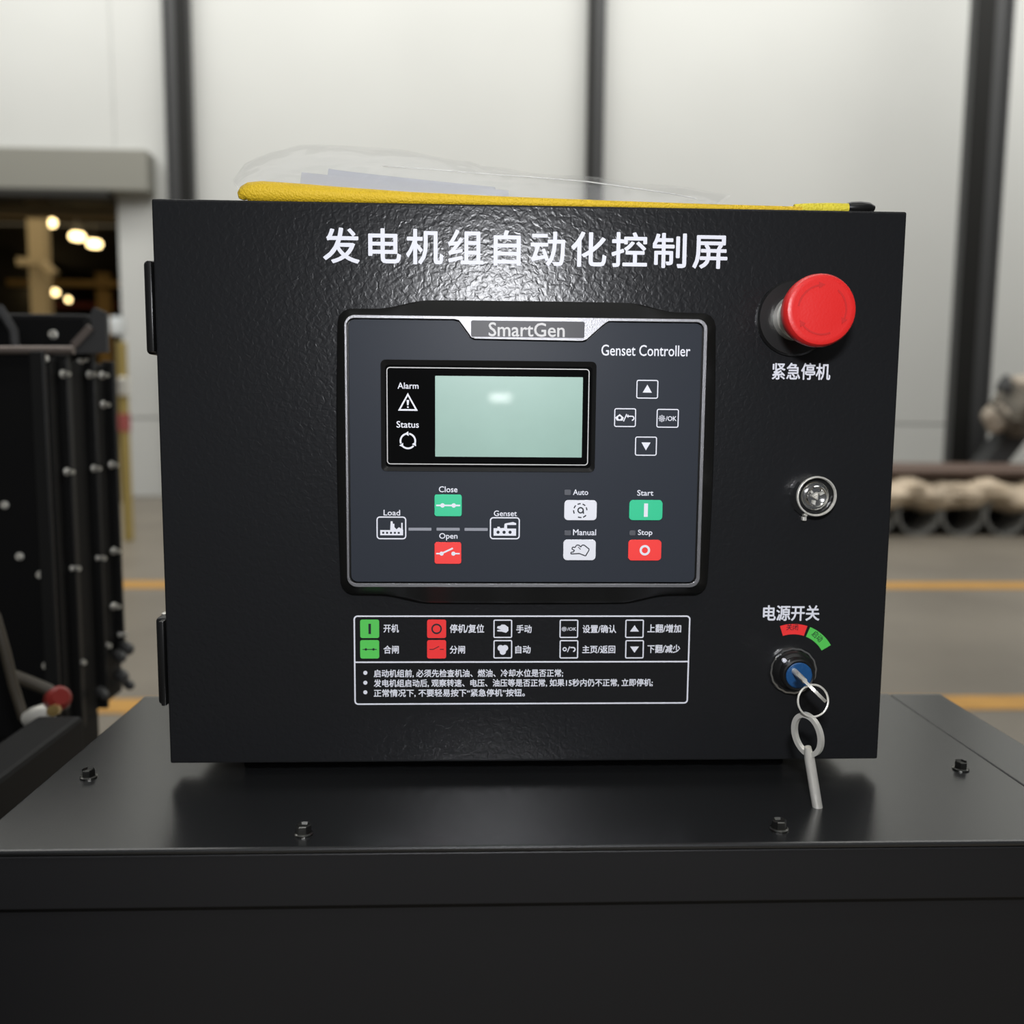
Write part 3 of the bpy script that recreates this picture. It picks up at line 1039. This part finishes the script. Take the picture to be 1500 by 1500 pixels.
def key(px, m, icons, mi, label, r=5):
    R_ = rect_px(*px, YK)
    b_ = MB().add_mesh(shape([rrect(*R_, r * U)], YK, KT, .0002))
    b_.mi = 1
    for P__ in icons((R_[0] + R_[1]) / 2, (R_[2] + R_[3]) / 2, (R_[1] - R_[0]) / 2, (R_[3] - R_[2]) / 2):
        b_.add_mesh(shape(P__, YK - KT, .0001))
    o_ = b_.build('push_button', [m, mi], CT)
    o_['label'] = label
    return o_


def ic_close(cx, cz, s, h):
    return [[stroke((cx - s * .9, cz), (cx + s * .9, cz), s * .12)], [circ(cx - s * .42, cz, s * .17, 12)], [circ(cx + s * .42, cz, s * .17, 12)]]


def ic_open(cx, cz, s, h):
    return [[stroke((cx - s * .9, cz - h * .05), (cx - s * .5, cz - h * .05), s * .11)], [stroke((cx - s * .5, cz - h * .05), (cx + s * .38, cz + h * .46), s * .13)], [stroke((cx + s * .45, cz - h * .05), (cx + s * .9, cz - h * .05), s * .11)],
            [circ(cx - s * .48, cz - h * .05, s * .16, 12)], [circ(cx + s * .42, cz - h * .05, s * .16, 12)]]


key((637, 724.7, 676, 755.7), M_GREEN, ic_close, M_WHITE, 'green close key', 3)
key((637, 794.5, 675.3, 825.3), M_RED, ic_open, M_WHITE, 'red open key', 3)
key((922, 732.7, 969.7, 761.5), M_GREEN, lambda cx, cz, s, h: [[stroke((cx, cz - h * .68), (cx, cz + h * .68), s * .24)]], M_WHITE, 'green start key')
key((920.5, 791, 968, 820.5), M_RED, lambda cx, cz, s, h: [[circ(cx, cz, h * .52, 20), circ(cx, cz, h * .30, 20)]], M_WHITE, 'red stop key')


def ic_auto(cx, cz, s, h):
    o_ = [[circ(cx, cz, h * .34, 14), circ(cx, cz, h * .2, 14)], [stroke((cx + h * .27, cz + h * .05), (cx + h * .30, cz - h * .36), h * .13)]]
    for i, a in enumerate((0, 45, 90, 135, 180, 250, 290)):
        q = h * (.58 + .02 * i)
        o_.append([arc_band(cx, cz, q, q + h * .12, a, a + 28, 4)])
    return o_


def ic_manual(cx, cz, s, h):
    P__ = [(-.85, -.5), (-.85, -.3), (-.6, -.25), (-.5, -.05), (-.75, .1), (-.7, .35), (-.45, .3), (-.3, .6), (-.05, .6), (.1, .35), (.25, .6), (.45, .6), (.95, .1), (.9, -.1), (.6, -.75), (.3, -.6), (.0, -.45)]
    Q = [(cx + x * h * 1.0, cz + z * h * .8) for x, z in P__]
    return [[stroke(a_, b_, h * .10)] for a_, b_ in zip(Q, Q[1:] + Q[:1])] + [[stroke((cx - h * .15, cz + h * .3), (cx + h * .1, cz + h * .05), h * .07)]]


key((827, 733, 873.5, 761.5), M_KEYW, ic_auto, M_BLKP, 'white automatic mode key')
key((825.5, 790.5, 872, 820), M_KEYW, ic_manual, M_BLKP, 'white manual mode key')


def key_outline(px, icons, label):
    R_ = rect_px(*px, YK)
    b_ = MB().add_mesh(shape([rrect(*R_, 3 * U)], YK, KT * .5, .0001))
    b_.mi = 1
    b_.add_mesh(shape(outline(*R_, 3 * U, 1.5 * U), YK - KT * .5, .0001))
    for P__ in icons((R_[0] + R_[1]) / 2, (R_[2] + R_[3]) / 2, (R_[1] - R_[0]) / 2):
        if isinstance(P__, bpy.types.Mesh):
            b_.add_mesh(P__)
        else:
            b_.add_mesh(shape(P__, YK - KT * .5, .0001))
    o_ = b_.build('push_button', [M_FACE, M_WHITE], CT)
    o_['label'] = label


key_outline((932, 556.5, 964, 584), lambda cx, cz, s: [[[(cx - s * .42, cz - s * .3), (cx + s * .42, cz - s * .3), (cx, cz + s * .42)]]], 'up arrow key')
key_outline((930, 639.5, 962, 667.5), lambda cx, cz, s: [[[(cx - s * .42, cz + s * .34), (cx + s * .42, cz + s * .34), (cx, cz - s * .38)]]], 'down arrow key')
key_outline((899.5, 598, 931.5, 625.5), lambda cx, cz, s: [
    [[(cx - s * .92, cz), (cx - s * .5, cz + s * .32), (cx - s * .12, cz), (cx - s * .22, cz - s * .28), (cx - s * .74, cz - s * .28)], circ(cx - s * .5, cz - .02 * s, s * .15, 8)],
    [stroke((cx - s * .14, cz - s * .34), (cx + s * .14, cz + s * .32), s * .1)],
    [arc_band(cx + s * .62, cz - s * .05, s * .13, s * .24, -90, 90, 8)], [stroke((cx + s * .25, cz + s * .13), (cx + s * .62, cz + s * .13), s * .11)], [[(cx + s * .12, cz + s * .13), (cx + s * .3, cz + s * .3), (cx + s * .3, cz - s * .04)]]], 'home and back key')
key_outline((961.5, 599, 994, 626.5), lambda cx, cz, s: [text_mesh('\u2699/OK', (cx - s * .8, cx + s * .8, cz - s * .32, cz + s * .28), YK - KT * .5, .0001, .012)], 'settings and OK key')
for s_, px in (('Close', (643, 712.5, 670, 721)), ('Open', (643.5, 781, 670, 791.5)), ('Load', (562, 747, 586, 755)), ('Genset', (723.5, 748, 757, 756)), ('Auto', (839.5, 717, 861.5, 725)),
               ('Start', (933.5, 718, 957, 726)), ('Manual', (839.5, 775.5, 873, 784)), ('Stop', (934.5, 776, 955.5, 786))):
    put_text('faceplate_lettering', s_, px, YK, M_WHITE, CT, .012)
for px in ((827, 717.5, 836, 725), (827, 777, 836, 784), (922, 777, 930.5, 784)):
    MB().add_mesh(shape([rrect(*rect_px(*px, YK), 1.5 * U)], YK, .0004, .0001)).build('indicator_light', M_LED, CT)
for px in ((598.5, 773, 632, 777.2), (639.5, 773, 673.5, 777.2), (680.5, 773.3, 714.5, 777.5)):
    MB().add_mesh(shape([rrect(*rect_px(*px, YK), .8 * U)], YK, .0003)).build('indicator_light', M_DIMW, CT)
R = rect_px(551.5, 756.5, 595.2, 790, YK)
b = MB().add_mesh(shape(outline(*R, 5 * U, 1.8 * U), YK, .0001))
cx, cz, s = (R[0] + R[1]) / 2, (R[2] + R[3]) / 2, (R[1] - R[0]) / 2
b.add_mesh(shape([[(cx - .75 * s, cz - .5 * s), (cx + .78 * s, cz - .5 * s), (cx + .78 * s, cz - .12 * s), (cx + .5 * s, cz + .05 * s), (cx + .35 * s, cz - .1 * s), (cx + .2 * s, cz + .05 * s), (cx + .2 * s, cz + .28 * s), (cx + .1 * s, cz + .28 * s), (cx + .08 * s, cz + .45 * s), (cx - .05 * s, cz + .45 * s), (cx - .08 * s, cz - .15 * s), (cx - .75 * s, cz - .15 * s)]]
                 + [rrect(cx + (-.62 + .26 * i) * s, cx + (-.48 + .26 * i) * s, cz - .40 * s, cz - .27 * s, .01 * s, 1) for i in range(5)], YK, .0001))
b.add_mesh(shape([rrect(cx + .66 * s, cx + .76 * s, cz - .1 * s, cz + .35 * s, .01 * s, 1)], YK, .0001))
b.build('load_symbol', M_WHITE, CT)
R = rect_px(717.5, 757.5, 761.5, 790, YK)
b = MB().add_mesh(shape(outline(*R, 5 * U, 1.8 * U), YK, .0001))
cx, cz, s = (R[0] + R[1]) / 2, (R[2] + R[3]) / 2, (R[1] - R[0]) / 2
b.add_mesh(shape([[(cx - .75 * s, cz - .5 * s), (cx + .75 * s, cz - .5 * s), (cx + .75 * s, cz - .02 * s), (cx + .15 * s, cz - .02 * s), (cx + .15 * s, cz + .22 * s), (cx + .75 * s, cz + .22 * s), (cx + .75 * s, cz + .34 * s), (cx + .55 * s, cz + .42 * s), (cx + .1 * s, cz + .34 * s), (cx - .02 * s, cz + .3 * s), (cx - .05 * s, cz + .02 * s), (cx - .3 * s, cz), (cx - .35 * s, cz + .1 * s), (cx - .5 * s, cz + .1 * s), (cx - .5 * s, cz), (cx - .75 * s, cz)]]
                 + [circ(cx + q * s, cz - .27 * s, .11 * s, 10) for q in (-.45, -.05, .35)], YK, .0001))
b.build('generator_symbol', M_WHITE, CT)

# ---- emergency stop
ce = at_y(1162, 466.5, 0)
b = MB().lathe(ce, (0, -1, 0), [(0, 0), (.0203, 0), (.0203, .0022), (.0193, .0034), (.0120, .0036), (0, .0036)], 64, False)
ES = b.build('emergency_stop_button', M_BLACK, T, True)
ES['label'] = 'red mushroom emergency stop button'
MB().lathe(ce, (0, -1, 0), [(.0095, .0030), (.0122, .0030), (.0122, .010), (.0112, .011), (.0112, .026), (.0095, .026)], 48, False).build('neck', M_NICKEL, ES, True)
cap = at_y(1200, 454, -.041)
cx, cz = (cap.x + ce.x) / 2, (cap.z + ce.z) / 2
cc_ = Vector((cap.x, 0, cap.z))
print('ESTOP', ce, cap)
rc = .0181
prof = [(0, .022), (rc * .62, .022), (rc * .80, .0245), (rc * .93, .029), (rc * .99, .034), (rc, .0365), (rc * .985, .0388), (rc * .94, .0404), (rc * .86, .0410), (rc * .80, .0409), (rc * .5, .0413), (0, .0415)]
cea = Vector((ce.x, 0, ce.z))
MB().lathe(cea, (0, -1, 0), prof, 72, False).build('mushroom_cap', M_ESTOP, ES, True)
b = MB()
for a in (100, 220, 340):
    b.add_mesh(shape([arc_band(ce.x, ce.z, rc * .64, rc * .69, a, a + 72, 14)], -.0410, .0003))
    a2 = math.radians(a - 4)
    q = (ce.x + rc * .665 * math.cos(a2), ce.z + rc * .665 * math.sin(a2))
    tx, tz = math.sin(a2), -math.cos(a2)
    nx_, nz_ = math.cos(a2), math.sin(a2)
    b.add_mesh(shape([[(q[0] + tx * .0022, q[1] + tz * .0022), (q[0] - tx * .0008 + nx_ * .0016, q[1] - tz * .0008 + nz_ * .0016), (q[0] - tx * .0008 - nx_ * .0016, q[1] - tz * .0008 - nz_ * .0016)]], -.0410, .0003))
b.build('turn_arrows', M_ARROW, ES)

# ---- chrome cam lock
cl = at_y(1188, 725, 0)
b = MB().lathe(cl, (0, -1, 0), [(0, 0), (.0122, 0), (.0124, .0018), (.0120, .0040), (.0108, .0078), (.0100, .0078), (.0096, .0030), (0, .0030)], 18, False)
LK = b.build('cam_lock', M_CHROME, T, False)
LK['label'] = 'round chrome cabinet lock'
MB().lathe(cl, (0, -1, 0), [(.0098, .0074), (.0099, .0086), (.0103, .0091), (.0108, .0090), (.0111, .0084), (.0109, .0072)], 56, False).build('lock_rim', M_NICKEL, LK, True)
MB().lathe(cl, (0, -1, 0), [(0, .0031), (.0095, .0031), (.0095, .0036), (0, .0036)], 40, False).build('lock_well', M_BLACK, LK)
MB().lathe(cl, (0, -1, 0), [(0, .003), (.0078, .003), (.0078, .0060), (.0073, .0064), (.0068, .0058), (.0060, .0058), (.0058, .0084), (.0053, .0088), (.0047, .0084), (.0045, .0056), (0, .0056)], 48, False).build('lock_core', M_CHROME, LK, True)
b = MB()
for a in (20, 140, 260):
    a = math.radians(a)
    b.bar(cl + Vector((math.cos(a) * .0024, -.0066, math.sin(a) * .0024)), cl + Vector((math.cos(a) * .0044, -.0066, math.sin(a) * .0054)), .0012, .0012)
b.lathe(cl, (0, -1, 0), [(0, .005), (.0026, .005), (.0024, .0074), (.0012, .0080), (0, .0076)], 3, False)
b.build('lock_fins', M_NICKEL, LK)
b = MB().box(cl.x - .0052, cl.x - .0028, -.003, 0, cl.z - .0142, cl.z - .0118, .0005)
b.build('lock_tab', M_NICKEL, LK)

# ---- key switch
cs = at_y(1159.5, 980.5, 0)
NK = 64
b = MB()
rk = .0131
loops = []
for rr_, yy in ((rk * 1.03, 0), (rk * 1.05, -.0018), (rk * 1.0, -.0034), (rk * .93, -.0034), (rk * .90, -.0015)):
    loops.append([(cs.x + rr_ * (1 + .012 * math.sin(16 * 2 * math.pi * k / NK)) * math.cos(2 * math.pi * k / NK), yy, cs.z + rr_ * (1 + .012 * math.sin(16 * 2 * math.pi * k / NK)) * math.sin(2 * math.pi * k / NK)) for k in range(NK)])
b.loft(loops, True)
KS = b.build('key_switch', M_CHROME, T, True)
KS['label'] = 'key switch with a chrome ring and blue lock face'
MB().lathe(cs, (0, -1, 0), [(0, .001), (rk * .91, .001), (rk * .90, .004), (rk * .80, .006), (.0092, .007), (.0090, .0118), (.0082, .0124), (.0074, .0120), (.0074, .0105), (0, .0105)], 48, False).build('switch_knob', M_BLACK, KS, True)
MB().lathe(cs, (0, -1, 0), [(0, .0100), (.0073, .0100), (.0073, .0122), (.0068, .0126), (0, .0126)], 40, False).build('lock_face', M_BLUE, KS, True)['label'] = 'blue lock face'
pm = at_y(1150.5, 969, -.009)
MB().lathe(Vector((pm.x, -.0062, pm.z)), (0, -1, 0), [(0, 0), (.0013, 0), (.0013, .0016), (.0008, .0021), (0, .0021)], 16, False).build('position_mark', M_WHITE, KS, True)

# ---- the keys and their ring
KX = at_y(1164, 983, -.0126)
tip = at_y(1199.5, 1018, -.050)
print('KEY', KX, tip)
dirk = (tip - KX).normalized()
k1 = thing('key', KX, 'silver key pushed into the blue lock of the key switch', 'key')
kbase = KX
perp = Vector((0.62, 0, 0.78)).normalized()      # plane of the bow is seen edge-on from the camera
view = (CAM - (KX + tip) / 2).normalized()
side = (dirk.cross(perp)).normalized()
bow_c = KX + dirk * .026
nb = view - dirk * view.dot(dirk)
bown = dirk.cross(nb).normalized()                # across the picture: the bow's normal
bowu = nb.normalized()
MB().tube([KX + Vector((0, .002, 0)), KX + dirk * .016], [.0017, .0015], 12).build('shaft', M_NICKEL, k1, True)


def flat_ring(mb, c, ax1, ax2, nrm, ra, rb, wdt, th, n_=40):
    """an oval flat ring in the plane (ax1, ax2)"""
    L = [[], [], [], []]
    for k_ in range(n_):
        a_ = 2 * math.pi * k_ / n_
        e = ax1 * math.cos(a_) * ra + ax2 * math.sin(a_) * rb
        i_ = ax1 * math.cos(a_) * (ra - wdt) + ax2 * math.sin(a_) * (rb - wdt)
        L[0].append(c + e + nrm * th / 2)
        L[1].append(c + e - nrm * th / 2)
        L[2].append(c + i_ - nrm * th / 2)
        L[3].append(c + i_ + nrm * th / 2)
    R_ = [[mb.bm.verts.new(p_) for p_ in l_] for l_ in L]
    for q_ in range(4):
        A_, B_ = R_[q_], R_[(q_ + 1) % 4]
        for k_ in range(n_):
            mb.bm.faces.new((A_[k_], A_[(k_ + 1) % n_], B_[(k_ + 1) % n_], B_[k_]))
    return mb


flat_ring(MB(), bow_c, dirk, bowu, bown, .012, .0095, .0042, .0016).build('bow', M_NICKEL, k1)
ringc = at_y(1191, 1026.5, -.046)
kr = thing('key_ring', ringc, 'thin silver split ring joining the two keys', 'key ring')
rw = .0082
pts = [ringc + Vector((math.cos(2 * math.pi * k / 48) * rw, math.sin(2 * math.pi * k / 48 + .5) * .0018, math.sin(2 * math.pi * k / 48) * rw * .97)) for k in range(48)]
MB().tube(pts, .00055, 8, True).build('split_ring', M_NICKEL, kr, True)
hc = at_y(1183, 1076, -.045)
k2 = thing('key', hc, 'silver tubular key hanging from the ring in front of the cabinet\'s lower edge', 'key')
ang = math.radians(62)
ax = Vector((math.cos(ang), -math.sin(ang), 0))
ax = Vector((.56, -.82, -.05)).normalized()
dn = Vector((.08, 0, -1)).normalized()
nrm = ax.cross(dn).normalized()
flat_ring(MB(), hc, ax, dn, nrm, .0092, .0115, .0024, .0026).build('bow', M_NICKEL, k2)
sa, sb = at_y(1183, 1094, -.046), at_y(1198.5, 1189, -.044)
b = MB()
dd = (sb - sa).normalized()
b.tube([sa, sa + dd * .003, sa + dd * .006, sb], [.0018, .0021, .0026, .0026], 20, cap=False)
b.lathe(sb, dd, [(.0026, 0), (.0016, 0), (.0016, -.006), (0, -.006)], 20, False)
b.build('shaft', M_NICKEL, k2, True)
nn = (CAM - sb).normalized()
MB().bar(sb - dd * .005 + nn * .0019 + Vector((.0004, 0, 0)), sb - dd * .0002 + nn * .0019 + Vector((.0004, 0, 0)), .0011, .0012).build('locating_lug', M_BOLT, k2)

# ------------------------------------------------------------------ document pouch on top
ZTp = Z0 + H
Yb = .005
t = thing('document_pouch', (-.02, .05, ZTp), 'clear vinyl document pouch with yellow binding lying on top of the control cabinet', 'pouch')


def ptop(px, py, Y=Yb):
    return at_y(px, py, Y)


pathp = ((353.5, 4), (355, 8), (358.5, 11), (366, 13.5), (385, 14.5), (410, 14), (450, 13), (500, 11.5), (600, 9), (740, 7), (900, 5.4), (1050, 4.2), (1175, 3.6))
pts, rad = [], []
for px, r in pathp:
    rr_ = r / 2680
    pts.append(Vector((ptop(px, 290).x, Yb, ZTp + rr_ * 1.0)))
    rad.append(rr_)
MB().tube(pts, rad, 16).build('yellow_binding', M_YEL, t, True)['label'] = 'yellow woven binding'
b = MB()
p2 = [q + Vector((.002, .008, .0015)) for q in pts[1:8]]
b.tube(p2, [r * .7 for r in rad[1:8]], 12)
b.build('zip_tape', M_YEL, t, True)
cp = [Vector((ptop(px, 300).x, Yb + .002, ZTp + .0026)) for px in (1165, 1180, 1200, 1220, 1244)]
MB().tube(cp, [.0018, .0023, .0026, .0028, .0027], 12).build('braided_cord', M_CORD, t, True)
xk = ptop(1262, 300).x
b = MB().lathe((xk - .0085, Yb + .004, ZTp + .0031), (1, 0, 0), [(0, 0), (.0026, 0), (.0042, .004), (.0046, .009), (.0040, .014), (.0022, .017), (0, .017)], 20, False)
for v in b.bm.verts:
    v.co.z = ZTp + .0008 + (v.co.z - ZTp) * .75 + .0002
b.build('cord_end', M_BLACK, t, True)['label'] = 'black plastic cord end'
# clear film: a sagging sheet bulging up from the binding
NX, NY = 40, 10
grid = []
b = MB()
topline = ((352, 288), (362, 262), (400, 238), (440, 228), (520, 226), (600, 236), (700, 253), (800, 265), (900, 275), (960, 283), (1020, 291), (1060, 297))


def topy(px):
    for (a0, b0), (a1, b1) in zip(topline, topline[1:]):
        if a0 <= px <= a1:
            return b0 + (b1 - b0) * (px - a0) / (a1 - a0)
    return 300


for j in range(NY + 1):
    row = []
    for i in range(NX + 1):
        px = 353 + (1058 - 353) * i / NX
        q = j / NY
        Y = Yb + .001 + q * .15
        base = max(ptop(px, 290).z * 0 + ZTp + .001, ZTp + .001)
        hp = at_y(px, topy(px), Yb + .075).z - ZTp
        prof_ = math.sin(math.pi * min(q, 1)) ** .8 if 0 < q < 1 else 0
        x = at_y(px, 290, Yb + .075 * prof_).x
        z = base + .004 * (1 - q) * (1 if px < 700 else .3) + max(hp, 0.002) * prof_ + .0006 * math.sin(px * .05 + q * 9)
        row.append(b.bm.verts.new((x, Y, z)))
    grid.append(row)
for j in range(NY):
    for i in range(NX):
        b.bm.faces.new((grid[j][i], grid[j][i + 1], grid[j + 1][i + 1], grid[j + 1][i]))
fo = b.build('clear_film', M_FILM, t, True)
# papers in the pouch
for k in range(2):
    b = MB()
    yk = .016 + k * .012
    loA, hiA = [], []
    for i in range(17):
        q = i / 16
        px = 436 + 40 * k + q * (310 - 60 * k)
        zt = at_y(px, 252 - 5 * k + 27 * q ** .9, yk + .012).z
        x = at_y(px, 270, yk).x
        loA.append((x, yk, ZTp + .003))
        hiA.append((x, yk + .012, max(zt, ZTp + .004)))
    for i in range(16):
        vs = [b.bm.verts.new(p) for p in (loA[i], loA[i + 1], hiA[i + 1], hiA[i])]
        b.bm.faces.new(vs)
        v2 = [b.bm.verts.new(p) for p in (hiA[i], hiA[i + 1], (hiA[i + 1][0], .13, ZTp + .004), (hiA[i][0], .13, ZTp + .004))]
        b.bm.faces.new(v2)
    bmesh.ops.remove_doubles(b.bm, verts=b.bm.verts, dist=1e-6)
    b.build('paper_sheet', M_PAPER, t)
eg = []
for px, py in ((560, 243), (640, 249), (700, 254), (780, 260), (860, 266), (930, 276), (985, 284), (1020, 291)):
    eg.append(at_y(px, py, Yb + .02))
MB().tube(eg, .00035, 6).build('film_edge', M_EDGE, t, True)
